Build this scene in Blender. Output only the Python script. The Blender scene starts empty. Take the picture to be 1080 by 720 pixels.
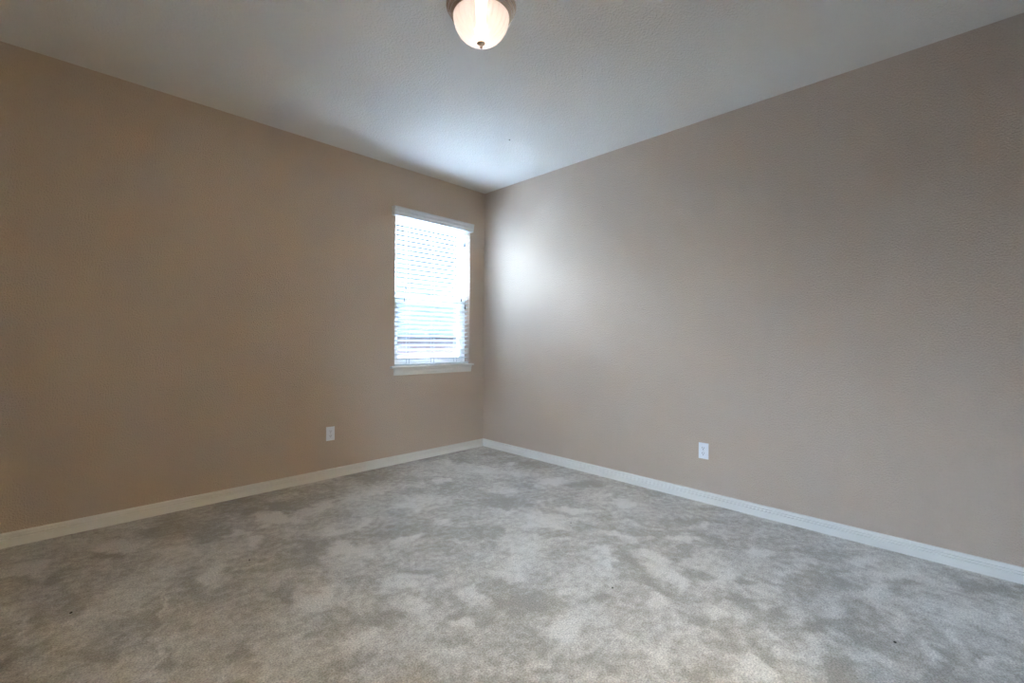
import bpy, bmesh, math, random
from mathutils import Vector, Matrix, noise

S = bpy.context.scene
COL = S.collection

# ------------------------------------------------------------------ camera, world, sun, exposure
YAW, PITCH, ROLL = 0.78266033, -0.00224283, 0.00750338
CAM = Vector((-3.268663, -3.686080, 1.148222))
FOCAL_PX = 475.690
EXPOSURE = 5.30          # a long exposure: the room is far dimmer than the day outside
SKY_STRENGTH = 4.4
SUN_STRENGTH = 0.10
HALL_FILL_POWER = 5.4  # warm fill lamp added in the unseen hall
BULB_GLOW = 0.58
SHADE_GLOW = 0.009

cam = bpy.data.cameras.new('camera')
cam.sensor_width = 36.0
cam.lens = FOCAL_PX / 1080.0 * 36.0
cam.clip_start = 0.02
cam_o = bpy.data.objects.new('camera', cam)
COL.objects.link(cam_o)
F = Vector((math.cos(YAW) * math.cos(PITCH), math.sin(YAW) * math.cos(PITCH), math.sin(PITCH)))
R0 = Vector((math.sin(YAW), -math.cos(YAW), 0))
U0 = R0.cross(F)
RR = R0 * math.cos(ROLL) + U0 * math.sin(ROLL)
UU = -R0 * math.sin(ROLL) + U0 * math.cos(ROLL)
cam_o.matrix_world = Matrix(((RR.x, UU.x, -F.x, CAM.x), (RR.y, UU.y, -F.y, CAM.y), (RR.z, UU.z, -F.z, CAM.z), (0, 0, 0, 1)))
S.camera = cam_o

S.view_settings.view_transform = 'Standard'
S.view_settings.look = 'None'
S.view_settings.gamma = 1.0
S.view_settings.use_curve_mapping = False
S.view_settings.exposure = EXPOSURE
S.cycles.use_denoising = True
S.cycles.max_bounces = 16
S.cycles.diffuse_bounces = 10
S.cycles.glossy_bounces = 4
S.cycles.transmission_bounces = 8
S.cycles.transparent_max_bounces = 16
S.cycles.sample_clamp_indirect = 8.0
S.cycles.caustics_reflective = False
S.cycles.caustics_refractive = False

world = bpy.data.worlds.new('sky')
S.world = world
world.use_nodes = True
wn, wl = world.node_tree.nodes, world.node_tree.links
bgn = wn['Background']
tc = wn.new('ShaderNodeTexCoord'); sep = wn.new('ShaderNodeSeparateXYZ'); rmp = wn.new('ShaderNodeValToRGB')
wl.new(tc.outputs['Generated'], sep.inputs[0]); wl.new(sep.outputs['Z'], rmp.inputs[0]); wl.new(rmp.outputs[0], bgn.inputs['Color'])
ramp = rmp.color_ramp          # by height above the horizon: hazy and dim low down, bright overhead
ramp.elements[0].position = 0.0; ramp.elements[0].color = (0.16, 0.20, 0.26, 1)
ramp.elements[1].position = 0.85; ramp.elements[1].color = (1.04, 1.35, 1.86, 1)
for ps, cl in ((0.16, (0.39, 0.46, 0.59, 1)), (0.36, (0.84, 1.0, 1.30, 1))):
    ramp.elements.new(ps).color = cl
bgn.inputs['Strength'].default_value = SKY_STRENGTH

sun = bpy.data.lights.new('sun', 'SUN')
sun.energy = SUN_STRENGTH; sun.angle = math.radians(0.6); sun.color = (1.0, 0.97, 0.93)
sun_o = bpy.data.objects.new('sun', sun); COL.objects.link(sun_o)
sun_o.rotation_euler = Vector((0.30, 0.50, -0.85)).to_track_quat('-Z', 'Y').to_euler()   # weak, hazy sun over the roof behind us
sun_o.location = (0, -10, 20)

# ------------------------------------------------------------------ helpers
def new_bm(): return bmesh.new()

def add_box(bm, lo, hi):
    x0, y0, z0 = lo; x1, y1, z1 = hi
    v = [bm.verts.new(p) for p in ((x0, y0, z0), (x1, y0, z0), (x1, y1, z0), (x0, y1, z0), (x0, y0, z1), (x1, y0, z1), (x1, y1, z1), (x0, y1, z1))]
    for f in ((0, 3, 2, 1), (4, 5, 6, 7), (0, 1, 5, 4), (1, 2, 6, 5), (2, 3, 7, 6), (3, 0, 4, 7)):
        bm.faces.new([v[i] for i in f])
    return v

def add_sweep(bm, prof, p0, p1, axis_u, axis_v=Vector((0, 0, 1)), cap=True):
    """closed profile (u,v) swept from p0 to p1"""
    a = [bm.verts.new(Vector(p0) + axis_u * u + axis_v * v) for u, v in prof]
    b = [bm.verts.new(Vector(p1) + axis_u * u + axis_v * v) for u, v in prof]
    n = len(prof)
    for i in range(n):
        j = (i + 1) % n
        bm.faces.new((a[i], a[j], b[j], b[i]))
    if cap:
        bm.faces.new(a[::-1]); bm.faces.new(b)

def add_lathe(bm, prof, c, seg=48, mod=None):
    """profile (r,z) revolved about the vertical through c; mod(r,z,angle) may alter the radius"""
    rings = []
    for r, z in prof:
        if r < 1e-6:
            rings.append([bm.verts.new((c[0], c[1], c[2] + z))])
        else:
            ring = []
            for k in range(seg):
                t = 2 * math.pi * k / seg
                rr = mod(r, z, t) if mod else r
                ring.append(bm.verts.new((c[0] + rr * math.cos(t), c[1] + rr * math.sin(t), c[2] + z)))
            rings.append(ring)
    for a, b in zip(rings, rings[1:]):
        for k in range(seg):
            j = (k + 1) % seg
            if len(a) == 1 and len(b) == 1: continue
            if len(a) == 1: bm.faces.new((a[0], b[j], b[k]))
            elif len(b) == 1: bm.faces.new((a[k], a[j], b[0]))
            else: bm.faces.new((a[k], a[j], b[j], b[k]))

def add_tube(bm, pts, r, seg=8):
    prev = None
    pts = [Vector(p) for p in pts]
    for i, p in enumerate(pts):
        d = (pts[min(i + 1, len(pts) - 1)] - pts[max(i - 1, 0)]).normalized()
        up = Vector((1, 0, 0)) if abs(d.x) < 0.9 else Vector((0, 1, 0))
        a = d.cross(up).normalized(); b = d.cross(a)
        ring = [bm.verts.new(p + a * r * math.cos(2 * math.pi * k / seg) + b * r * math.sin(2 * math.pi * k / seg)) for k in range(seg)]
        if prev:
            for k in range(seg):
                j = (k + 1) % seg
                bm.faces.new((prev[k], prev[j], ring[j], ring[k]))
        else: bm.faces.new(ring[::-1])
        prev = ring
    bm.faces.new(prev)

def build(name, bm, mat, parent=None, smooth=False, bevel=0.0, origin=None):
    bmesh.ops.recalc_face_normals(bm, faces=bm.faces)
    if origin is not None:
        bmesh.ops.translate(bm, verts=bm.verts, vec=-Vector(origin))
    me = bpy.data.meshes.new(name)
    bm.to_mesh(me); bm.free()
    if mat: me.materials.append(mat)
    if smooth:
        for p in me.polygons: p.use_smooth = True
    o = bpy.data.objects.new(name, me)
    COL.objects.link(o)
    if parent: o.parent = parent
    if origin is not None: o.location = origin
    if bevel:
        m = o.modifiers.new('bevel', 'BEVEL'); m.width = bevel; m.segments = 2; m.limit_method = 'ANGLE'
    return o

def tag(o, label=None, cat=None, group=None, kind=None):
    if label: o['label'] = label
    if cat: o['category'] = cat
    if group: o['group'] = group
    if kind: o['kind'] = kind
    return o

def empty(name, loc, label, cat, group=None):
    o = bpy.data.objects.new(name, None); COL.objects.link(o); o.location = loc
    o.empty_display_size = 0.05
    return tag(o, label, cat, group)

def copy_tree(o, parent=None):
    c = o.copy(); COL.objects.link(c)
    if parent: c.parent = parent
    for ch in list(o.children): copy_tree(ch, c)
    return c

# ------------------------------------------------------------------ materials
def mat(name, color, rough=0.5, metal=0.0, spec=0.5):
    m = bpy.data.materials.new(name); m.use_nodes = True
    b = m.node_tree.nodes['Principled BSDF']
    b.inputs['Base Color'].default_value = (*color, 1)
    b.inputs['Roughness'].default_value = rough
    b.inputs['Metallic'].default_value = metal
    b.inputs['Specular IOR Level'].default_value = spec
    return m

def nodes(m): return m.node_tree.nodes, m.node_tree.links, m.node_tree.nodes['Principled BSDF']

def textured_paint(name, color, rough, scale, strength, dist, var=0.03):
    """painted drywall with a sprayed orange-peel texture"""
    m = mat(name, color, rough, spec=0.25)
    n, l, b = nodes(m)
    t = n.new('ShaderNodeTexCoord')
    no = n.new('ShaderNodeTexNoise'); no.inputs['Scale'].default_value = scale; no.inputs['Detail'].default_value = 3; no.inputs['Roughness'].default_value = 0.55
    cr = n.new('ShaderNodeValToRGB'); cr.color_ramp.elements[0].position = 0.42; cr.color_ramp.elements[1].position = 0.66
    bp = n.new('ShaderNodeBump'); bp.inputs['Strength'].default_value = strength; bp.inputs['Distance'].default_value = dist
    l.new(t.outputs['Object'], no.inputs['Vector']); l.new(no.outputs['Fac'], cr.inputs[0]); l.new(cr.outputs[0], bp.inputs['Height']); l.new(bp.outputs[0], b.inputs['Normal'])
    n2 = n.new('ShaderNodeTexNoise'); n2.inputs['Scale'].default_value = 1.3; n2.inputs['Detail'].default_value = 2
    mx = n.new('ShaderNodeMix'); mx.data_type = 'RGBA'
    mx.inputs['A'].default_value = (*[c * (1 - var) for c in color], 1); mx.inputs['B'].default_value = (*[min(1, c * (1 + var)) for c in color], 1)
    l.new(t.outputs['Object'], n2.inputs['Vector']); l.new(n2.outputs['Fac'], mx.inputs['Factor']); l.new(mx.outputs['Result'], b.inputs['Base Color'])
    return m

WALL_COL = (0.535, 0.44, 0.363)
M_wall = textured_paint('wall_paint_beige', WALL_COL, 0.6, 125.0, 0.72, 0.0055)
M_ceil = textured_paint('ceiling_paint_white', (0.72, 0.70, 0.67), 0.8, 95.0, 0.55, 0.006)
M_trim = mat('white_trim_paint', (0.71, 0.705, 0.68), 0.35)
M_blind = mat('blind_slat', (0.66, 0.68, 0.69), 0.5)
M_valance = mat('white_valance', (0.60, 0.64, 0.68), 0.4)
M_cord = mat('white_cord', (0.30, 0.34, 0.37), 0.8, spec=0.1)
M_tassel = mat('grey_tassel', (0.04, 0.05, 0.055), 0.6, spec=0.2)
M_vinyl = mat('white_vinyl', (0.80, 0.81, 0.82), 0.35)
M_plate = mat('white_outlet_plastic', (0.82, 0.86, 0.92), 0.3)
M_slot = mat('dark_slot', (0.02, 0.02, 0.022), 0.6)
M_screw = mat('painted_screw', (0.62, 0.63, 0.65), 0.35, 0.3)
M_nickel = mat('brushed_nickel', (0.74, 0.64, 0.56), 0.13, 1.0)
M_speck = mat('dark_lint', (0.035, 0.028, 0.022), 0.9)
M_hallfloor = mat('hall_carpet', (0.45, 0.43, 0.40), 0.95, spec=0.1)
M_fabric = bpy.data.materials.new('lamp_shade_fabric'); M_fabric.use_nodes = True
n, l = M_fabric.node_tree.nodes, M_fabric.node_tree.links
tl = n.new('ShaderNodeBsdfTranslucent'); tl.inputs[0].default_value = (0.95, 0.9, 0.8, 1)
tp = n.new('ShaderNodeBsdfTransparent'); ms = n.new('ShaderNodeMixShader'); ms.inputs[0].default_value = 0.35
l.new(tl.outputs[0], ms.inputs[1]); l.new(tp.outputs[0], ms.inputs[2]); l.new(ms.outputs[0], n['Material Output'].inputs[0])
M_roofslab = mat('roof_deck', (0.3, 0.29, 0.28), 0.9)

# window glass: thin clear pane
M_glass = bpy.data.materials.new('window_glass'); M_glass.use_nodes = True
n, l = M_glass.node_tree.nodes, M_glass.node_tree.links
n.remove(n['Principled BSDF'])
tr = n.new('ShaderNodeBsdfTransparent'); tr.inputs[0].default_value = (0.93, 0.97, 0.96, 1)
gl = n.new('ShaderNodeBsdfGlossy'); gl.inputs['Roughness'].default_value = 0.02
fr = n.new('ShaderNodeFresnel'); fr.inputs['IOR'].default_value = 1.25
ms = n.new('ShaderNodeMixShader')
l.new(fr.outputs[0], ms.inputs[0]); l.new(tr.outputs[0], ms.inputs[1]); l.new(gl.outputs[0], ms.inputs[2]); l.new(ms.outputs[0], n['Material Output'].inputs[0])

# insect screen: fine dark mesh
M_screen = bpy.data.materials.new('insect_screen_mesh'); M_screen.use_nodes = True
n, l = M_screen.node_tree.nodes, M_screen.node_tree.links
b = n['Principled BSDF']; b.inputs['Base Color'].default_value = (0.10, 0.11, 0.12, 1); b.inputs['Roughness'].default_value = 0.7
tr = n.new('ShaderNodeBsdfTransparent'); ms = n.new('ShaderNodeMixShader'); ms.inputs[0].default_value = 0.46
l.new(tr.outputs[0], ms.inputs[1]); l.new(b.outputs[0], ms.inputs[2]); l.new(ms.outputs[0], n['Material Output'].inputs[0])

M_dim_screen = M_screen.copy(); M_dim_screen.name = 'daylight_dimming_screen'  # even sheet added over the unseen window to cut its daylight
[x for x in M_dim_screen.node_tree.nodes if x.type == 'MIX_SHADER'][0].inputs[0].default_value = 0.38

# frosted lamp glass
M_shade = bpy.data.materials.new('frosted_ribbed_glass'); M_shade.use_nodes = True
n, l = M_shade.node_tree.nodes, M_shade.node_tree.links
b = n['Principled BSDF']; b.inputs['Base Color'].default_value = (0.90, 0.84, 0.80, 1); b.inputs['Roughness'].default_value = 0.25
b.inputs['Emission Color'].default_value = (1.0, 0.85, 0.78, 1); b.inputs['Emission Strength'].default_value = SHADE_GLOW
tl = n.new('ShaderNodeBsdfTranslucent'); tl.inputs[0].default_value = (1.0, 0.93, 0.88, 1)
rf = n.new('ShaderNodeBsdfRefraction'); rf.inputs['Roughness'].default_value = 0.40; rf.inputs['IOR'].default_value = 1.12; rf.inputs[0].default_value = (1, 0.97, 0.94, 1)
ms = n.new('ShaderNodeMixShader'); ms.inputs[0].default_value = 0.35
m2 = n.new('ShaderNodeMixShader'); m2.inputs[0].default_value = 0.30
l.new(b.outputs[0], ms.inputs[1]); l.new(tl.outputs[0], ms.inputs[2]); l.new(ms.outputs[0], m2.inputs[1]); l.new(rf.outputs[0], m2.inputs[2]); l.new(m2.outputs[0], n['Material Output'].inputs[0])

M_bulb = bpy.data.materials.new('lit_bulb'); M_bulb.use_nodes = True
b = M_bulb.node_tree.nodes['Principled BSDF']
b.inputs['Emission Color'].default_value = (1.0, 0.84, 0.74, 1); b.inputs['Emission Strength'].default_value = BULB_GLOW

# carpet: cut pile; nap direction patches come from the 'nap' attribute laid down on the floor mesh
CARPET_DARK, CARPET_LIGHT = (0.345, 0.316, 0.280), (0.655, 0.625, 0.585)
M_carpet = mat('cut_pile_carpet', CARPET_DARK, 0.95, spec=0.1)
n, l, b = nodes(M_carpet)
b.inputs['Sheen Weight'].default_value = 0.15
t = n.new('ShaderNodeTexCoord')
at = n.new('ShaderNodeAttribute'); at.attribute_name = 'nap'
mx = n.new('ShaderNodeMix'); mx.data_type = 'RGBA'
mx.inputs['A'].default_value = (*CARPET_DARK, 1); mx.inputs['B'].default_value = (*CARPET_LIGHT, 1)
tuft = n.new('ShaderNodeTexNoise'); tuft.inputs['Scale'].default_value = 26; tuft.inputs['Detail'].default_value = 5; tuft.inputs['Roughness'].default_value = 0.65
l.new(t.outputs['Object'], tuft.inputs['Vector'])
ad = n.new('ShaderNodeMath'); ad.operation = 'MULTIPLY_ADD'; ad.inputs[1].default_value = 1.3; ad.inputs[2].default_value = -0.65
l.new(tuft.outputs['Fac'], ad.inputs[0])
sm = n.new('ShaderNodeMath'); sm.operation = 'ADD'; l.new(at.outputs['Fac'], sm.inputs[0]); l.new(ad.outputs[0], sm.inputs[1])
ss = n.new('ShaderNodeMapRange'); ss.interpolation_type = 'SMOOTHSTEP'; ss.inputs['From Min'].default_value = 0.05; ss.inputs['From Max'].default_value = 0.95
l.new(sm.outputs[0], ss.inputs['Value']); l.new(ss.outputs['Result'], mx.inputs['Factor'])
fine = n.new('ShaderNodeTexNoise'); fine.inputs['Scale'].default_value = 150; fine.inputs['Detail'].default_value = 3; fine.inputs['Roughness'].default_value = 0.7
l.new(t.outputs['Object'], fine.inputs['Vector'])
mr = n.new('ShaderNodeMapRange'); mr.inputs['From Min'].default_value = 0.3; mr.inputs['From Max'].default_value = 0.7; mr.inputs['To Min'].default_value = 0.58; mr.inputs['To Max'].default_value = 1.38
l.new(fine.outputs['Fac'], mr.inputs['Value'])
mu = n.new('ShaderNodeMix'); mu.data_type = 'RGBA'; mu.blend_type = 'MULTIPLY'; mu.inputs['Factor'].default_value = 1.0
l.new(mx.outputs['Result'], mu.inputs['A']); l.new(mr.outputs['Result'], mu.inputs['B']); l.new(mu.outputs['Result'], b.inputs['Base Color'])
bp = n.new('ShaderNodeBump'); bp.inputs['Strength'].default_value = 0.55; bp.inputs['Distance'].default_value = 0.008
l.new(fine.outputs['Fac'], bp.inputs['Height']); l.new(bp.outputs[0], b.inputs['Normal'])

# outside
M_brick = mat('red_brick', (0.3, 0.15, 0.12), 0.9, spec=0.0)
n, l, b = nodes(M_brick)
t = n.new('ShaderNodeTexCoord'); mp = n.new('ShaderNodeMapping'); mp.inputs['Rotation'].default_value = (math.pi / 2, 0, 0)
br = n.new('ShaderNodeTexBrick'); br.inputs['Scale'].default_value = 1.0
br.inputs['Brick Width'].default_value = 0.21; br.inputs['Row Height'].default_value = 0.075; br.inputs['Mortar Size'].default_value = 0.008
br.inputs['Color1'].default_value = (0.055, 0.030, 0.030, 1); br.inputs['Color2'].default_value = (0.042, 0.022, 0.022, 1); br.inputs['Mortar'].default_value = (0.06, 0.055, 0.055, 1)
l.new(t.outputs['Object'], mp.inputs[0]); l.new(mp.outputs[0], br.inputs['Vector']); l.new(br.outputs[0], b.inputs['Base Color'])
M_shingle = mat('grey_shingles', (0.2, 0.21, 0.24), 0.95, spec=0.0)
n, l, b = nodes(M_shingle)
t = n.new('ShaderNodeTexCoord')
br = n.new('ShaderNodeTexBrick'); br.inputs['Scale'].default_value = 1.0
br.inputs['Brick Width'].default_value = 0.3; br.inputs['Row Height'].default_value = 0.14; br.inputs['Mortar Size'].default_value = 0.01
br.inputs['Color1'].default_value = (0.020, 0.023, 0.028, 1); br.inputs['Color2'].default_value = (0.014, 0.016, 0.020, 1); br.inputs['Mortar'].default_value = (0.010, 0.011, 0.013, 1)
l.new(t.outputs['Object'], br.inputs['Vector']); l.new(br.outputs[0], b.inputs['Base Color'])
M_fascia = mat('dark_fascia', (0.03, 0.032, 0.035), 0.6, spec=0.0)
M_sky_block = mat('sky_block_dark', (0.013, 0.0145, 0.015), 0.9, spec=0.0)  # near-black, for the tall house added to block bright sky
M_gravel = mat('grey_gravel', (0.14, 0.14, 0.13), 0.95)
n, l, b = nodes(M_gravel)
t = n.new('ShaderNodeTexCoord'); no = n.new('ShaderNodeTexNoise'); no.inputs['Scale'].default_value = 3; no.inputs['Detail'].default_value = 6
mx = n.new('ShaderNodeMix'); mx.data_type = 'RGBA'; mx.inputs['A'].default_value = (0.10, 0.10, 0.098, 1); mx.inputs['B'].default_value = (0.16, 0.158, 0.154, 1)
l.new(t.outputs['Object'], no.inputs['Vector']); l.new(no.outputs['Fac'], mx.inputs['Factor']); l.new(mx.outputs['Result'], b.inputs['Base Color'])

# ------------------------------------------------------------------ room shell
H = 2.743
X0, Y0 = -3.72, -4.12          # the two walls behind the camera
WT = 0.16                      # wall thickness
OX0, OX1, OZ0, OZ1 = -1.092, -0.205, 0.885, 2.345   # window opening in the left wall

def struct(name, bm, m, parent=None, **k):
    o = build(name, bm, m, parent, **k)
    if not parent: o['kind'] = 'structure'
    return o

bm = new_bm()
for lo, hi in (((X0 - WT, 0, -0.3), (OX0, WT, H)), ((OX1, 0, -0.3), (WT, WT, H)), ((OX0, 0, -0.3), (OX1, WT, OZ0)), ((OX0, 0, OZ1), (OX1, WT, H))):
    add_box(bm, lo, hi)
struct('wall_left', bm, M_wall)
bm = new_bm(); add_box(bm, (0, Y0 - WT, -0.3), (WT, 0, H)); struct('wall_right', bm, M_wall)
DX0, DX1, DH = -3.05, -2.25, 2.05   # unseen open doorway, added to let warm fill light in
bm = new_bm()
for lo, hi in (((X0 - WT, Y0 - WT, -0.3), (DX0, Y0, H)), ((DX0, Y0 - WT, DH), (DX1, Y0, H)), ((DX0, Y0 - WT, -0.3), (DX1, Y0, -0.001)), ((DX1, Y0 - WT, -0.3), (0, Y0, H))):
    add_box(bm, lo, hi)
struct('wall_back', bm, M_wall)
# unseen hall added beyond the doorway to hold the fill lamp
HX0, HX1, HY0, HY1 = -3.72, -1.55, Y0 - WT - 1.3, Y0 - WT
bm = new_bm()
add_box(bm, (HX0 - WT, HY0 - WT, -0.3), (HX1 + 0.1, HY0, H)); add_box(bm, (HX0 - WT, HY0, -0.3), (HX0, HY1, H)); add_box(bm, (HX1, HY0, -0.3), (HX1 + 0.1, HY1, H))
struct('wall_hall', bm, M_wall)
bm = new_bm(); add_box(bm, (HX0 - WT, HY0 - WT, H), (HX1 + 0.1, HY1 - 0.3, H + 0.2)); struct('ceiling_hall', bm, M_ceil)
W2Y = -2.75                     # centre of the unseen window added for daylight, left of the camera
bm = new_bm(); w2a, w2b = W2Y - (OX1 - OX0) / 2, W2Y + (OX1 - OX0) / 2
for lo, hi in (((X0 - WT, Y0, -0.3), (X0, w2a, H)), ((X0 - WT, w2b, -0.3), (X0, 0, H)), ((X0 - WT, w2a, -0.3), (X0, w2b, OZ0)), ((X0 - WT, w2a, OZ1), (X0, w2b, H))):
    add_box(bm, lo, hi)
struct('wall_front', bm, M_wall)
bm = new_bm(); add_box(bm, (X0 - WT - 0.3, Y0 - WT - 0.3, H), (WT + 0.3, WT + 0.3, H + 0.2)); struct('ceiling', bm, M_ceil)

# floor: a dense sheet of carpet with the lay of the pile stored per vertex
def fbm(x, y, oct=4, seed=0.0):
    s, a, f, tot = 0.0, 1.0, 1.0, 0.0
    for _ in range(oct):
        s += a * noise.noise(Vector((x * f + seed, y * f - seed, seed * 0.37))); tot += a
        a *= 0.5; f *= 2.03
    return s / tot

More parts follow.
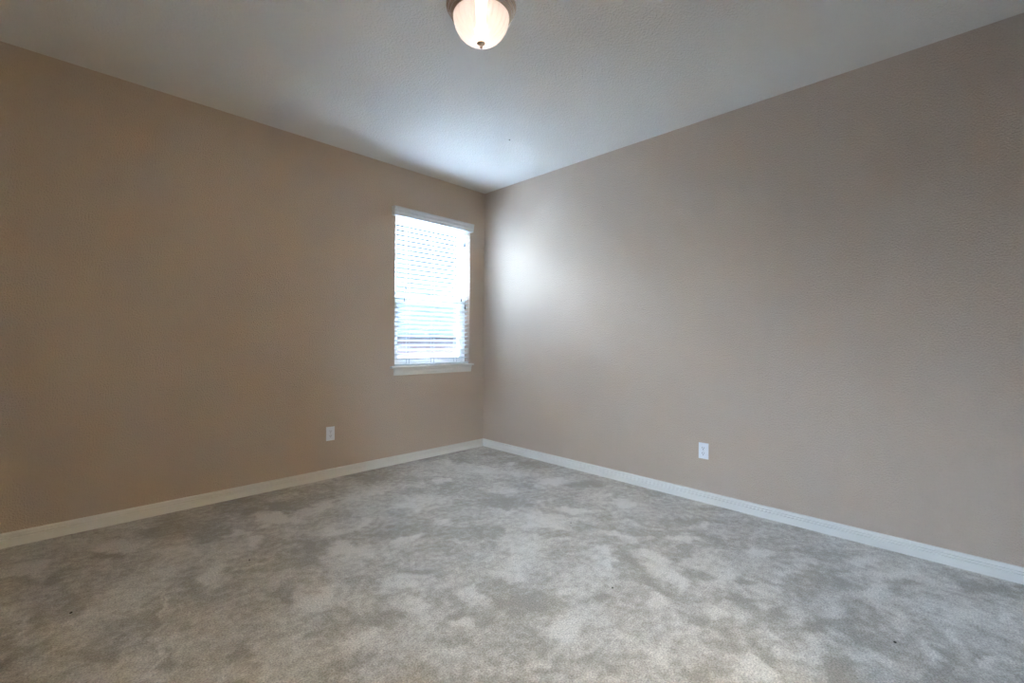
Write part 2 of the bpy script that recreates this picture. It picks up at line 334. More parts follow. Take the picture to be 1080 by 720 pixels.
# strokes where feet and the vacuum laid the pile over: centre, two half axes, +1 brushed light / -1 brushed dark
NAP = [(-3.03,-0.4,0.067,-0.065,-0.006,-0.088,1), (-2.3,-0.61,0.06,-0.058,-0.025,-0.079,1), (-2.5,-0.67,0.052,-0.05,-0.009,-0.037,1), (-2.7,-1.08,0.067,-0.065,-0.024,-0.113,1), (-2.53,-1.14,0.038,-0.037,-0.009,-0.032,1),
 (-3.08,-1.23,0.033,-0.033,-0.004,-0.05,1), (-2.9,-1.12,0.031,-0.03,-0.005,-0.038,1), (-2.98,-1.25,0.011,-0.011,-0.02,-0.176,1), (-3.01,-1.63,0.012,-0.012,-0.016,-0.127,1), (-2.83,-1.46,0.022,-0.022,-0.004,-0.023,1),
 (-2.93,-1.51,0.024,-0.023,-0.008,-0.049,1), (-3.39,-0.98,0.022,-0.021,0.01,-0.216,1), (-3.23,-1.14,0.024,-0.024,-0.0,-0.034,1), (-3.33,-0.46,0.04,-0.039,0.003,-0.127,1), (-2.3,-0.59,0.069,-0.067,-0.03,-0.095,1),
 (-2.19,-0.71,0.017,-0.017,-0.017,-0.046,1), (-2.12,-1.04,0.06,-0.059,-0.022,-0.051,1), (-2.13,-1.27,0.053,-0.051,-0.03,-0.065,1), (-1.94,-1.06,0.034,-0.033,-0.052,-0.104,1), (-1.54,-1.39,0.052,-0.05,-0.052,-0.07,1),
 (-1.52,-1.13,0.023,-0.022,-0.029,-0.042,1), (-1.88,-1.43,0.058,-0.056,-0.044,-0.072,1), (-1.68,-0.52,0.101,-0.098,-0.057,-0.113,1), (-0.59,-0.48,0.044,-0.042,-0.05,-0.06,1), (-0.69,-0.26,0.052,-0.049,-0.049,-0.066,1),
 (-1.07,-0.69,0.028,-0.027,-0.043,-0.059,1), (-1.97,-0.63,0.055,-0.054,-0.042,-0.1,1), (-2.5,-0.9,0.038,-0.037,-0.014,-0.051,1), (-2.42,-1.7,0.048,-0.047,-0.027,-0.064,1), (-2.16,-2.03,0.041,-0.04,-0.027,-0.041,1),
 (-1.93,-2.13,0.055,-0.054,-0.039,-0.046,1), (-2.6,-1.69,0.017,-0.017,-0.007,-0.021,1), (-2.63,-1.9,0.028,-0.028,-0.012,-0.033,1), (-2.6,-1.85,0.019,-0.018,-0.009,-0.024,1), (-2.27,-2.36,0.062,-0.061,-0.023,-0.031,1),
 (-2.42,-2.05,0.037,-0.036,-0.021,-0.041,1), (-2.1,-2.27,0.025,-0.024,-0.012,-0.014,1), (-2.17,-1.86,0.034,-0.033,-0.028,-0.047,1), (-0.79,-1.84,0.065,-0.063,-0.041,-0.031,1), (-1.11,-1.8,0.061,-0.059,-0.066,-0.058,1),
 (-0.44,-1.32,0.073,-0.07,-0.074,-0.062,1), (-0.57,-0.72,0.073,-0.07,-0.058,-0.064,1), (-0.28,-0.7,0.039,-0.037,-0.046,-0.046,1), (-0.84,-1.17,0.085,-0.082,-0.104,-0.108,1), (-0.94,-2.31,0.056,-0.054,-0.055,-0.032,1),
 (-0.93,-2.21,0.057,-0.056,-0.034,-0.022,1), (-1.46,-2.05,0.048,-0.047,-0.062,-0.057,1), (-1.17,-1.52,0.064,-0.062,-0.056,-0.058,1), (-0.43,-2.58,0.055,-0.054,-0.057,-0.022,1), (-0.72,-2.53,0.04,-0.039,-0.048,-0.022,1),
 (-1.0,-2.52,0.059,-0.057,-0.049,-0.025,1), (-1.18,-2.28,0.045,-0.044,-0.046,-0.031,1), (-0.4,-2.02,0.044,-0.042,-0.05,-0.029,1), (-1.56,-2.4,0.048,-0.047,-0.07,-0.053,1), (-1.3,-2.39,0.038,-0.037,-0.041,-0.027,1),
 (-1.1,-2.57,0.063,-0.062,-0.045,-0.023,1), (-1.36,-2.71,0.043,-0.042,-0.049,-0.025,1), (-1.31,-2.98,0.043,-0.042,-0.053,-0.019,1), (-1.54,-3.15,0.034,-0.033,-0.064,-0.02,1), (-1.84,-2.59,0.054,-0.053,-0.036,-0.028,1),
 (-1.73,-2.7,0.027,-0.026,-0.03,-0.019,1), (-2.09,-2.6,0.022,-0.021,-0.033,-0.031,1), (-1.7,-2.92,0.035,-0.034,-0.046,-0.023,1), (-1.12,-2.69,0.03,-0.03,-0.051,-0.024,1), (-1.66,-2.1,0.068,-0.067,-0.082,-0.082,1),
 (-0.49,-3.1,0.054,-0.053,-0.094,-0.02,1), (-0.7,-3.08,0.041,-0.04,-0.062,-0.015,1), (-0.56,-2.91,0.049,-0.048,-0.06,-0.017,1), (-0.89,-3.09,0.054,-0.053,-0.062,-0.016,1), (-1.06,-3.15,0.041,-0.04,-0.046,-0.011,1),
 (-0.26,-3.33,0.073,-0.071,-0.09,-0.011,1), (-0.58,-3.45,0.032,-0.031,-0.117,-0.011,1), (-0.82,-3.46,0.046,-0.045,-0.098,-0.009,1), (-0.92,-3.28,0.042,-0.041,-0.066,-0.012,1), (-1.2,-3.3,0.037,-0.036,-0.076,-0.015,1),
 (-1.34,-3.23,0.051,-0.05,-0.058,-0.014,1), (-1.54,-3.18,0.029,-0.028,-0.049,-0.015,1), (-1.18,-3.48,0.039,-0.039,-0.049,-0.005,1), (-1.16,-3.55,0.034,-0.033,-0.048,-0.003,1), (-0.98,-3.56,0.026,-0.026,-0.056,-0.003,1),
 (-0.55,-3.69,0.044,-0.043,-0.057,-0.0,1), (-0.47,-3.85,0.028,-0.028,-0.038,0.002,1), (-0.9,-3.77,0.044,-0.043,-0.055,0.002,1), (-0.75,-3.66,0.027,-0.027,-0.049,-0.001,1), (-0.27,-3.52,0.086,-0.084,-0.049,-0.003,1),
 (-2.83,-0.33,0.1,-0.097,-0.018,-0.142,-1), (-3.24,-0.65,0.045,-0.044,-0.001,-0.082,-1), (-3.09,-0.49,0.042,-0.041,-0.004,-0.082,-1), (-3.33,0.12,0.118,-0.114,0.002,-0.125,-1), (-2.63,-0.62,0.078,-0.076,-0.021,-0.1,-1),
 (-3.03,-1.42,0.011,-0.01,-0.015,-0.151,-1), (-2.97,-1.67,0.017,-0.017,-0.011,-0.076,-1), (-3.24,-1.0,0.011,-0.011,-0.002,-0.177,-1), (-2.81,-1.1,0.032,-0.031,-0.024,-0.136,-1), (-3.18,-1.46,0.044,-0.043,-0.002,-0.065,-1),
 (-3.37,-1.28,0.036,-0.036,0.003,-0.063,-1), (-2.83,-1.81,0.032,-0.031,-0.01,-0.044,-1), (-2.41,-0.73,0.072,-0.07,-0.016,-0.057,-1), (-2.18,-0.43,0.074,-0.071,-0.035,-0.107,-1), (-1.76,-0.38,0.092,-0.089,-0.046,-0.1,-1),
 (-2.39,-0.39,0.053,-0.051,-0.023,-0.087,-1), (-1.87,-1.26,0.102,-0.099,-0.04,-0.07,-1), (-2.27,-1.14,0.049,-0.048,-0.027,-0.069,-1), (-1.4,-0.3,0.112,-0.107,-0.073,-0.133,-1), (-1.42,-1.7,0.066,-0.064,-0.036,-0.039,-1),
 (-2.57,-1.5,0.049,-0.048,-0.02,-0.064,-1), (-2.33,-1.99,0.056,-0.055,-0.025,-0.046,-1), (-2.55,-2.12,0.039,-0.038,-0.019,-0.041,-1), (-2.11,-2.22,0.028,-0.027,-0.016,-0.02,-1), (-2.16,-2.36,0.041,-0.041,-0.027,-0.033,-1),
 (-2.01,-1.82,0.053,-0.052,-0.025,-0.037,-1), (-0.99,-2.02,0.068,-0.066,-0.046,-0.034,-1), (-1.16,-2.42,0.043,-0.042,-0.045,-0.027,-1), (-1.22,-1.98,0.048,-0.047,-0.039,-0.033,-1), (-0.68,-2.42,0.066,-0.064,-0.051,-0.025,-1),
 (-0.84,-2.61,0.064,-0.062,-0.075,-0.034,-1), (-0.74,-2.05,0.04,-0.039,-0.04,-0.026,-1), (-1.26,-2.61,0.053,-0.052,-0.032,-0.017,-1), (-1.24,-2.74,0.057,-0.056,-0.038,-0.018,-1), (-1.04,-2.79,0.047,-0.046,-0.044,-0.018,-1),
 (-0.96,-2.96,0.033,-0.032,-0.036,-0.011,-1), (-1.16,-2.97,0.036,-0.036,-0.045,-0.016,-1), (-1.17,-3.03,0.047,-0.046,-0.065,-0.021,-1), (-1.4,-2.94,0.039,-0.038,-0.055,-0.022,-1), (-1.49,-3.05,0.046,-0.046,-0.043,-0.016,-1),
 (-1.68,-3.04,0.048,-0.047,-0.04,-0.017,-1), (-1.87,-2.79,0.073,-0.072,-0.048,-0.031,-1), (-2.1,-2.65,0.035,-0.034,-0.023,-0.02,-1), (-1.56,-2.54,0.037,-0.036,-0.049,-0.033,-1), (-1.83,-2.33,0.074,-0.073,-0.05,-0.048,-1),
 (-1.58,-2.72,0.037,-0.036,-0.045,-0.026,-1), (-0.53,-3.27,0.02,-0.02,-0.077,-0.012,-1), (-0.94,-2.98,0.033,-0.032,-0.053,-0.016,-1), (-1.17,-3.05,0.035,-0.035,-0.044,-0.013,-1), (-0.97,-3.38,0.036,-0.036,-0.046,-0.006,-1),
 (-0.48,-3.55,0.051,-0.05,-0.102,-0.005,-1), (-1.45,-3.17,0.025,-0.025,-0.048,-0.014,-1), (-0.67,-3.31,0.032,-0.031,-0.059,-0.009,-1), (-1.03,-3.61,0.035,-0.034,-0.065,-0.002,-1), (-0.86,-3.71,0.026,-0.025,-0.065,0.0,-1),
 (-0.22,-3.75,0.052,-0.051,-0.103,0.002,-1), (-1.13,-3.25,0.041,-0.041,-0.042,-0.009,-1), (-1.34,-3.35,0.024,-0.024,-0.049,-0.009,-1), (-0.3,-1.59,0.087,-0.084,-0.076,-0.054,-1), (-0.18,-0.88,0.089,-0.085,-0.091,-0.084,-1),
 (-0.07,-2.47,0.096,-0.092,-0.072,-0.028,-1)]
STROKES = []
for cx, cy, ax, ay, bx, by, sg in NAP:
    det = ax * by - ay * bx
    STROKES.append((cx, cy, by / det, -bx / det, -ay / det, ax / det, sg, 1.7 * max(math.hypot(ax, ay), math.hypot(bx, by))))

def nap_value(x, y):
    wx = x + 0.10 * fbm(x * 3.1, y * 3.1, 3, 5.1) + 0.13 * fbm(x * 8.5, y * 8.5, 3, 15.1)
    wy = y + 0.10 * fbm(x * 3.1, y * 3.1, 3, 9.7) + 0.13 * fbm(x * 8.5, y * 8.5, 3, 19.7)
    u, v = wx * 0.707 + wy * 0.707, wx * 0.707 - wy * 0.707      # along / across the view
    val = 0.46 + 0.42 * fbm(u * 2.4, v * 2.0, 4, 1.3) + 0.50 * fbm(u * 7.0, v * 4.6, 3, 7.9)
    for cx, cy, i0, i1, i2, i3, sg, far in STROKES:
        dx, dy = wx - cx, wy - cy
        if abs(dx) > far or abs(dy) > far: continue
        p, q = i0 * dx + i1 * dy, i2 * dx + i3 * dy
        r = math.sqrt(p * p + q * q)
        if r < 1.6:
            f = min(1.0, (1.6 - r) / 1.2)
            val += sg * (0.36 if sg > 0 else 0.26) * f * f * (3 - 2 * f)
    return max(0.0, min(1.0, val))

GX, GY = 248, 274
me = bpy.data.meshes.new('floor')
vs, fs = [], []
for j in range(GY + 1):
    for i in range(GX + 1):
        vs.append((X0 + (0 - X0) * i / GX, Y0 + (0 - Y0) * j / GY, 0.0))
for j in range(GY):
    for i in range(GX):
        a = j * (GX + 1) + i
        fs.append((a, a + 1, a + GX + 2, a + GX + 1))
me.from_pydata(vs, [], fs)
nap = me.attributes.new('nap', 'FLOAT', 'POINT')
nap.data.foreach_set('value', [nap_value(x, y) for x, y, z in vs])
me.materials.append(M_carpet)
for p in me.polygons: p.use_smooth = True
floor = bpy.data.objects.new('floor', me); COL.objects.link(floor); floor['kind'] = 'structure'
m = floor.modifiers.new('slab', 'SOLIDIFY'); m.thickness = 0.25; m.offset = -1.0

# baseboards: flat face, a bead line and a stepped, rounded top
BH, BT = 0.079, 0.014
BPROF = [(0, 0), (BT, 0), (BT, 0.0420), (0.0025, 0.0430), (0.0025, 0.0490), (0.0130, 0.0505), (0.0130, 0.0560), (0.0030, 0.0570), (0.0030, 0.0605), (0.0120, 0.0620), (0.0105, 0.0720), (0.0070, 0.0775), (0.003, BH), (0, BH)]
def baseboard(name, p0, p1, inward):
    bm = new_bm(); add_sweep(bm, BPROF, p0, p1, Vector(inward))
    return struct(name, bm, M_trim)
baseboard('baseboard_left', (X0, 0, 0), (0, 0, 0), (0, -1, 0))
baseboard('baseboard_right', (0, Y0, 0), (0, 0, 0), (-1, 0, 0))
bm = new_bm()
add_sweep(bm, BPROF, (X0, Y0, 0), (DX0 - 0.06, Y0, 0), Vector((0, 1, 0))); add_sweep(bm, BPROF, (DX1 + 0.06, Y0, 0), (0, Y0, 0), Vector((0, 1, 0)))
struct('baseboard_back', bm, M_trim)
bm = new_bm(); add_box(bm, (HX0 - WT, HY0 - WT, -0.25), (HX1 + 0.1, Y0, 0.0)); struct('floor_hall', bm, M_hallfloor)
bm = new_bm()                  # casing and jambs of the added doorway
for x0_, x1_ in ((DX0 - 0.06, DX0), (DX1, DX1 + 0.06)): add_box(bm, (x0_, Y0 - 0.001, 0), (x1_, Y0 + 0.016, DH + 0.06))
add_box(bm, (DX0, Y0 - 0.001, DH), (DX1, Y0 + 0.016, DH + 0.06))
for x0_, x1_ in ((DX0 - 0.001, DX0 + 0.015), (DX1 - 0.015, DX1 + 0.001)): add_box(bm, (x0_, Y0 - WT, 0), (x1_, Y0, DH))
add_box(bm, (DX0, Y0 - WT, DH - 0.015), (DX1, Y0, DH + 0.001))
struct('added_door_1', bm, M_trim)
baseboard('baseboard_front', (X0, Y0, 0), (X0, 0, 0), (1, 0, 0))

# ------------------------------------------------------------------ window
FY0, FY1 = 0.075, 0.135        # depth of the vinyl frame in the wall
def frame_bm(x0, x1, z0, z1, w, y0, y1, wb=None):
    bm = new_bm(); wb = wb or w
    add_box(bm, (x0, y0, z0), (x0 + w, y1, z1)); add_box(bm, (x1 - w, y0, z0), (x1, y1, z1))
    add_box(bm, (x0 + w, y0, z0), (x1 - w, y1, z0 + wb)); add_box(bm, (x0 + w, y0, z1 - w), (x1 - w, y1, z1))
    return bm
ZM = 1.535                     # meeting rail
win = struct('window_1', frame_bm(OX0, OX1, OZ0, OZ1, 0.038, FY0, FY1), M_vinyl, bevel=0.003)
build('upper_sash', frame_bm(OX0 + 0.038, OX1 - 0.038, ZM - 0.02, OZ1 - 0.038, 0.034, 0.108, 0.128, 0.044), M_vinyl, win, bevel=0.002)
build('lower_sash', frame_bm(OX0 + 0.038, OX1 - 0.038, OZ0 + 0.038, ZM + 0.024, 0.04, 0.082, 0.106, 0.05), M_vinyl, win, bevel=0.002)
bm = new_bm(); add_box(bm, (OX0 + 0.07, 0.116, ZM + 0.02), (OX1 - 0.07, 0.119, OZ1 - 0.07)); build('upper_pane', bm, M_glass, win)
bm = new_bm(); add_box(bm, (OX0 + 0.076, 0.092, OZ0 + 0.086), (OX1 - 0.076, 0.095, ZM - 0.014)); build('lower_pane', bm, M_glass, win)
bm = new_bm(); add_box(bm, (OX0 + 0.04, 0.1295, OZ0 + 0.04), (OX1 - 0.04, 0.1305, ZM)); build('insect_screen', bm, M_screen, win)
bm = new_bm(); add_box(bm, (-0.675, 0.070, ZM + 0.004), (-0.62, 0.084, ZM + 0.02)); add_box(bm, (-0.655, 0.064, ZM + 0.012), (-0.605, 0.072, ZM + 0.02))
build('sash_lock', bm, M_vinyl, win, bevel=0.002)

# sill (stool) and apron
bm = new_bm()
SILL = [(-0.072, 0.0), (0.034, 0.0), (0.040, 0.004), (0.042, 0.010), (0.040, 0.016), (0.034, 0.020), (-0.072, 0.020)]
add_box(bm, (OX0, -0.001, 0.885), (OX1, 0.076, 0.904))
add_sweep(bm, [(max(u, 0.0), v) for u, v in SILL[1:6]] + [(0, 0.02), (0, 0)], (-1.138, 0, 0.884), (-0.170, 0, 0.884), Vector((0, -1, 0)))
struct('trim_1', bm, M_trim)
bm = new_bm()
APR = [(0, 0), (0.008, 0.0), (0.011, 0.006), (0.012, 0.018), (0.016, 0.022), (0.017, 0.045), (0.024, 0.056), (0.026, 0.066), (0, 0.066)]
add_sweep(bm, APR, (-1.100, 0, 0.818), (-0.186, 0, 0.818), Vector((0, -1, 0)))
struct('trim_2', bm, M_trim)

# sampling portals: they give no light of their own, they only guide the skylight through the openings
def portal(loc, d):
    a = bpy.data.lights.new('skylight_portal', 'AREA'); a.shape = 'RECTANGLE'; a.size = OX1 - OX0; a.size_y = OZ1 - OZ0; a.cycles.is_portal = True
    o = bpy.data.objects.new('skylight_portal', a); COL.objects.link(o); o.location = loc; o.rotation_euler = Vector(d).to_track_quat('-Z', 'Z').to_euler()
portal(((OX0 + OX1) / 2, WT + 0.005, (OZ0 + OZ1) / 2), (0, -1, 0))
portal((X0 - WT - 0.005, W2Y, (OZ0 + OZ1) / 2), (1, 0, 0))

# ------------------------------------------------------------------ window blind
BX0, BX1 = OX0 + 0.004, OX1 - 0.006
PITCHZ, SLATW, TILT = 0.0436, 0.050, math.radians(14)
TILT2 = math.radians(-25)      # the added window's slats slope down into the room
SY = 0.026                     # slat centre line: the room edge is flush with the wall
blind = empty('window_blind', ((BX0 + BX1) / 2, 0, OZ0 + 0.02), 'white two inch slat blind hanging half open in the window by the corner', 'blind')
bl = blind.location.copy()
def part(name, bm, m, parent=None, **k):
    """a part of the blind: shaped in room coordinates, stored relative to the blind's origin"""
    bmesh.ops.translate(bm, verts=bm.verts, vec=-bl)
    return build(name, bm, m, parent or blind, **k)
# valance: crown-like moulding with short returns
bm = new_bm()
VPROF = [(0.006, 0.0), (0.050, 0.0), (0.052, 0.006), (0.053, 0.020), (0.058, 0.026), (0.058, 0.052), (0.063, 0.060), (0.066, 0.070), (0.066, 0.079), (0.058, 0.081), (0.006, 0.081)]
add_sweep(bm, [(u, v) for u, v in VPROF], (-1.130, 0.004, 2.281), (-0.196, 0.004, 2.281), Vector((0, -1, 0)))
part('valance', bm, M_valance)
bm = new_bm(); add_box(bm, (BX0, 0.003, 2.290), (BX1, 0.055, 2.338)); part('headrail', bm, M_valance)
# slats: gently crowned, copied down the ladder
def slat_bm():
    bm = new_bm(); n_ = 8; th = 0.0028
    top, bot = [], []
    for k in range(n_ + 1):
        s = (k / n_ - 0.5)
        y = s * SLATW; crown = 0.0025 * (1 - 4 * s * s)
        top.append((y, crown + th / 2)); bot.append((y, crown - th / 2))
    prof = top + bot[::-1]
    add_sweep(bm, prof, (BX0 - bl.x, 0, 0), (BX1 - bl.x, 0, 0), Vector((0, 1, 0)))
    return bm
slat = build('slat', slat_bm(), M_blind, blind, smooth=False)
half = SLATW / 2 * math.sin(TILT)
zs = [2.0191 + PITCHZ * k - half for k in range(6, -25, -1)]
for k, z in enumerate(zs):
    s = slat if k == 0 else slat.copy()
    if k: COL.objects.link(s)
    s.parent = blind
    s.location = (0, SY, z - bl.z); s.rotation_euler = (-TILT, 0, 0)
rail_z = 0.905
bm = new_bm(); add_box(bm, (BX0, 0.002, rail_z), (BX1, 0.052, rail_z + 0.018)); part('bottom_rail', bm, M_valance, bevel=0.003)
# ladder cords front and back, at three stations
for cx in (-0.935, -0.654, -0.370):
    bm = new_bm()
    for yy in (SY - 0.0245, SY + 0.0245):
        add_tube(bm, [(cx, yy, rail_z + 0.016), (cx, yy, 2.30)], 0.0015, 6)
    part('ladder_cord', bm, M_cord)
# pull cords and tilt cords ending in tassels
def pull_cord(x, z_end, y):
    bm = new_bm(); add_tube(bm, [(x, y, 2.292), (x + 0.001, y - 0.004, 2.2), (x, y - 0.005, z_end + 0.04)], 0.0016, 6)
    c = part('pull_cord', bm, M_cord)
    bm = new_bm()
    add_lathe(bm, [(0, 0.045), (0.003, 0.045), (0.0045, 0.037), (0.0082, 0.008), (0.0082, 0.003), (0.006, 0), (0, 0)], (x, y - 0.009, z_end), 12)
    t_ = part('tassel', bm, M_tassel, c, smooth=True)
    t_['label'] = 'dark grey cord tassel'
pull_cord(-0.985, 1.610, -0.006)
pull_cord(-0.997, 1.505, -0.006)
pull_cord(-0.290, 2.120, -0.006)
pull_cord(-0.330, 1.545, -0.006)
pull_cord(-0.275, 1.470, -0.006)

# ------------------------------------------------------------------ unseen copy of the window, added beside the camera for more daylight
XM = (OX0 + OX1) / 2
def frame_free_screen(parent):
    bm = new_bm(); add_box(bm, (OX0 + 0.02, 0.137, OZ0 + 0.02), (OX1 - 0.02, 0.139, OZ1 - 0.02))
    return build('dimming_screen', bm, M_dim_screen, parent)  # added only to dim the light coming through
def added_window(n, turned, rz, tilt, label):
    parts = [copy_tree(win), copy_tree(bpy.data.objects['trim_1']), copy_tree(bpy.data.objects['trim_2'])]
    dimmer = frame_free_screen(parts[0])
    for o, nm in zip(parts, ('window_%d' % n, 'trim_%d' % (2 * n - 1), 'trim_%d' % (2 * n))):
        o.name = nm; o.location = turned((0, 0, 0)); o.rotation_euler = (0, 0, rz)
    b2 = copy_tree(blind)
    b2.location = turned(bl); b2.rotation_euler = (0, 0, rz); b2['label'] = label
    for c in b2.children:
        if c.name.startswith('slat'): c.rotation_euler = (-tilt, 0, 0)
added_window(2, lambda p: (-p[1] + X0, p[0] + W2Y - XM, p[2]), math.pi / 2, TILT2, 'white slat blind tilted down on the unseen window added for daylight, left of the camera')

# ------------------------------------------------------------------ wall outlets (built in a local frame: x across, y out of the wall is -y)
def make_outlet(label):
    root = empty('wall_outlet', (0, 0, 0), label, 'outlet', 'duplex wall outlets')
    bm = new_bm()
    pl = [(-0.035, -0.057), (0.035, -0.057), (0.035, 0.057), (-0.035, 0.057)]
    back = [bm.verts.new((x, 0, z)) for x, z in pl]; mid = [bm.verts.new((x, -0.003, z)) for x, z in pl]
    fr_ = [bm.verts.new((x * 0.90, -0.006, z * 0.94)) for x, z in pl]
    for a, b_ in ((back, mid), (mid, fr_)):
        for i in range(4):
            j = (i + 1) % 4; bm.faces.new((a[i], a[j], b_[j], b_[i]))
    bm.faces.new(fr_); bm.faces.new(back[::-1])
    build('cover_plate', bm, M_plate, root)
    for zc in (0.0195, -0.0195):
        bm = new_bm(); seg = 32; ring0, ring1 = [], []
        for k in range(seg):
            t_ = 2 * math.pi * k / seg
            x = 0.0172 * math.cos(t_); z = max(-0.0142, min(0.0142, 0.0172 * math.sin(t_)))
            ring0.append(bm.verts.new((x, -0.0055, z + zc))); ring1.append(bm.verts.new((x * 0.97, -0.0085, z * 0.97 + zc)))
        for k in range(seg):
            j = (k + 1) % seg; bm.faces.new((ring0[k], ring0[j], ring1[j], ring1[k]))
        bm.faces.new(ring1)
        rc = build('receptacle', bm, M_plate, root)
        for dx, hgt in ((-0.0064, 0.0095), (0.0064, 0.0078)):
            bm = new_bm(); add_box(bm, (dx - 0.0013, -0.0088, zc + 0.0035 - hgt / 2), (dx + 0.0013, -0.0080, zc + 0.0035 + hgt / 2))
            build('slot', bm, M_slot, rc)
        bm = new_bm(); add_lathe(bm, [(0, 0.0004), (0.0027, 0.0004), (0.0027, -0.0004), (0, -0.0004)], (0, 0, 0), 16)
        bmesh.ops.rotate(bm, verts=bm.verts, cent=(0, 0, 0), matrix=Matrix.Rotation(math.pi / 2, 3, 'X')); bmesh.ops.translate(bm, verts=bm.verts, vec=(0, -0.0085, zc - 0.0080))
        build('ground_hole', bm, M_slot, rc)
    bm = new_bm(); add_lathe(bm, [(0, 0.0014), (0.002, 0.0012), (0.0032, 0.0004), (0.0032, -0.0006), (0, -0.0006)], (0, 0, 0), 16)
    bmesh.ops.rotate(bm, verts=bm.verts, cent=(0, 0, 0), matrix=Matrix.Rotation(math.pi / 2, 3, 'X')); bmesh.ops.translate(bm, verts=bm.verts, vec=(0, -0.0066, 0))
    build('screw', bm, M_screw, root)
    return root
outlet = make_outlet('white duplex outlet low on the wall with the window')
outlet.location = (-1.6825, 0, 0.3685)
outlet_b = copy_tree(outlet)
outlet_b.location = (0, -2.384, 0.3675); outlet_b.rotation_euler = (0, 0, -math.pi / 2)
outlet_b['label'] = 'white duplex outlet low on the long windowless wall'

# ------------------------------------------------------------------ ceiling light
LX, LY = -1.850, -2.052
lamp = empty('ceiling_light', (LX, LY, H), 'flush mount ceiling light with brushed metal ring and glowing ribbed glass dome', 'ceiling light')
LC = (0, 0, 0)
bm = new_bm()
ring = [(0.0, 0.0), (0.158, 0.0)]
for br, bz, rad in ((0.1595, -0.0085, 0.0080), (0.1500, -0.0250, 0.0075), (0.1405, -0.0410, 0.0075)):   # three rounded steps with coves between
    for k in range(9):
        a = math.radians(75 - k * 21)
        ring.append((br + rad * math.cos(a), bz + rad * math.sin(a)))
ring += [(0.1350, -0.0530), (0.1335, -0.0550), (0.1325, -0.0520), (0.1325, -0.0300), (0.0, -0.0300)]
add_lathe(bm, ring, LC, 96)
build('canopy_ring', bm, M_nickel, lamp, smooth=True)['label'] = 'stepped brushed metal ring'
RIBS = 26
def ribs(r, z, t): return r * (1 + 0.022 * math.cos(RIBS * t))
dome, inner = [], []
for k in range(25):
    a = k / 24
    ang = a * math.pi / 2
    r = 0.1305 * (math.cos(ang) ** 0.86); z = -0.054 - 0.122 * (math.sin(ang) ** 1.06)
    dome.append((max(r, 0.0), z)); 
dome[-1] = (0.0, dome[-1][1])
inner = [(max(r - 0.004, 0.0), z + 0.004) for r, z in dome]
bm = new_bm(); add_lathe(bm, [(0.1305, -0.040)] + dome, LC, 240, ribs)
shade = build('glass_shade', bm, M_shade, lamp, smooth=True); shade['label'] = 'frosted ribbed glass dome, lit from inside'
bm = new_bm()
add_lathe(bm, [(0, -0.1735), (0.0175, -0.1735), (0.0195, -0.1765), (0.0185, -0.1795), (0.010, -0.1825), (0.0055, -0.1855), (0.0062, -0.189), (0.0078, -0.193), (0.0066, -0.1985), (0.003, -0.2015), (0, -0.2022)], LC, 32)
build('finial', bm, M_nickel, lamp, smooth=True)
bm = new_bm()
add_lathe(bm, [(0, -0.136), (0.012, -0.133), (0.022, -0.122), (0.026, -0.108), (0.023, -0.093), (0.014, -0.078), (0.0125, -0.060), (0.0125, -0.030), (0, -0.030)], LC, 32)
build('light_bulb', bm, M_bulb, lamp, smooth=True)

# unseen shaded lamp added in the hall for warm fill through the doorway
FL = (-2.85, Y0 - WT - 0.34, 0)
fl = empty('hall_fill_lamp', FL, 'added fill lamp with a white drum shade, unseen in the hall behind the camera', 'floor lamp')
bm = new_bm(); add_lathe(bm, [(0, 0), (0.14, 0), (0.14, 0.012), (0.12, 0.022), (0.02, 0.030), (0, 0.030)], LC, 32); build('base', bm, M_nickel, fl, smooth=False)
bm = new_bm(); add_lathe(bm, [(0, 0.028), (0.011, 0.028), (0.011, 1.88), (0, 1.88)], LC, 16); build('pole', bm, M_nickel, fl)
bm = new_bm(); add_lathe(bm, [(0.20, 1.77), (0.17, 2.09), (0.168, 2.09), (0.198, 1.77), (0.20, 1.77)], LC, 48); build('lamp_shade', bm, M_fabric, fl, smooth=True)
hl = bpy.data.lights.new('hall_fill_light', 'POINT'); hl.energy = HALL_FILL_POWER; hl.color = (1.0, 0.86, 0.56); hl.shadow_soft_size = 0.13  # fill light of the added hall lamp
hlo = bpy.data.objects.new('hall_fill_light', hl); COL.objects.link(hlo); hlo.location = (FL[0], FL[1], 1.94)

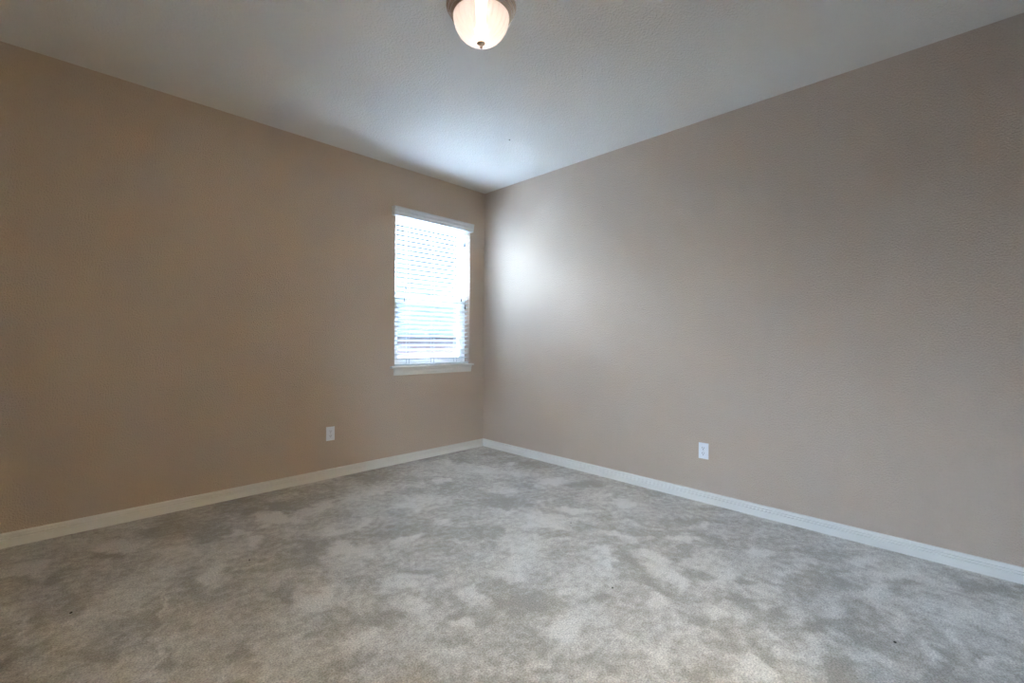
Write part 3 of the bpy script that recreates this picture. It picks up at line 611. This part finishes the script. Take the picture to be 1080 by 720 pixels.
# ------------------------------------------------------------------ specks of lint on the carpet, mark on the ceiling
rnd = random.Random(4)
def speck(loc, size, label, cat='speck', name='lint_speck', m=M_speck, group='dark lint specks on the carpet'):
    bm = new_bm(); bmesh.ops.create_icosphere(bm, subdivisions=2, radius=size)
    for v in bm.verts:
        v.co *= 1 + 0.5 * noise.noise(v.co * 300 + Vector(loc) * 7); v.co.z *= 0.55
    o = build(name, bm, m, smooth=True); o.location = loc; o.rotation_euler.z = rnd.uniform(0, 3)
    return tag(o, label, cat, group)
speck((-3.228, -1.070, 0.0025), 0.0047, 'dark lint speck on the carpet, the one farthest left near the long wall')
speck((-2.568, -1.086, 0.0025), 0.004, 'tiny dark lint speck on the carpet below the outlet by the window')
speck((-0.989, -1.953, 0.0025), 0.004, 'tiny dark lint speck on the carpet nearest the middle of the room')
speck((-1.449, -2.547, 0.0025), 0.0047, 'dark lint speck on the carpet in front of the outlet on the long wall')
speck((-1.002, -3.516, 0.0025), 0.0047, 'dark lint speck on the carpet nearest the lower right corner')
speck((-0.747, -1.133, H - 0.002), 0.0055, 'small dark speck on the white ceiling between the lamp and the corner', name='ceiling_speck', group=None)

# ------------------------------------------------------------------ outside the window
GZ = -1.3
bm = new_bm(); add_box(bm, (-60, -60, GZ - 0.2), (60, 60, GZ)); struct('ground', bm, M_gravel)
HY = 8.0
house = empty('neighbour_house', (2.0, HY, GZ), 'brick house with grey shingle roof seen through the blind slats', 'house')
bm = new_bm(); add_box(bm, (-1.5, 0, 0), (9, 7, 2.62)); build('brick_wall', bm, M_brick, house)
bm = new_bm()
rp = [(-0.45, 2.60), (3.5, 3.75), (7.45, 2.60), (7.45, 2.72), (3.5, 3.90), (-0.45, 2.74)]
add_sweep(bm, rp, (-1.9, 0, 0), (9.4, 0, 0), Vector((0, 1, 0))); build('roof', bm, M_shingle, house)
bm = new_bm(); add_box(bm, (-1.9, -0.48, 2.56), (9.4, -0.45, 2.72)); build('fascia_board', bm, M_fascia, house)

tall = empty('sky_blocking_house', (11.5, 17.0, GZ), 'tall near-black house added beyond the shingle roof to block bright sky behind the upper window pane', 'house')
bm = new_bm(); add_box(bm, (-7.0, 0, 0), (9.0, 9, 9.2)); build('sky_blocking_wall', bm, M_sky_block, tall)  # added wall that hides the bright sky behind the blind
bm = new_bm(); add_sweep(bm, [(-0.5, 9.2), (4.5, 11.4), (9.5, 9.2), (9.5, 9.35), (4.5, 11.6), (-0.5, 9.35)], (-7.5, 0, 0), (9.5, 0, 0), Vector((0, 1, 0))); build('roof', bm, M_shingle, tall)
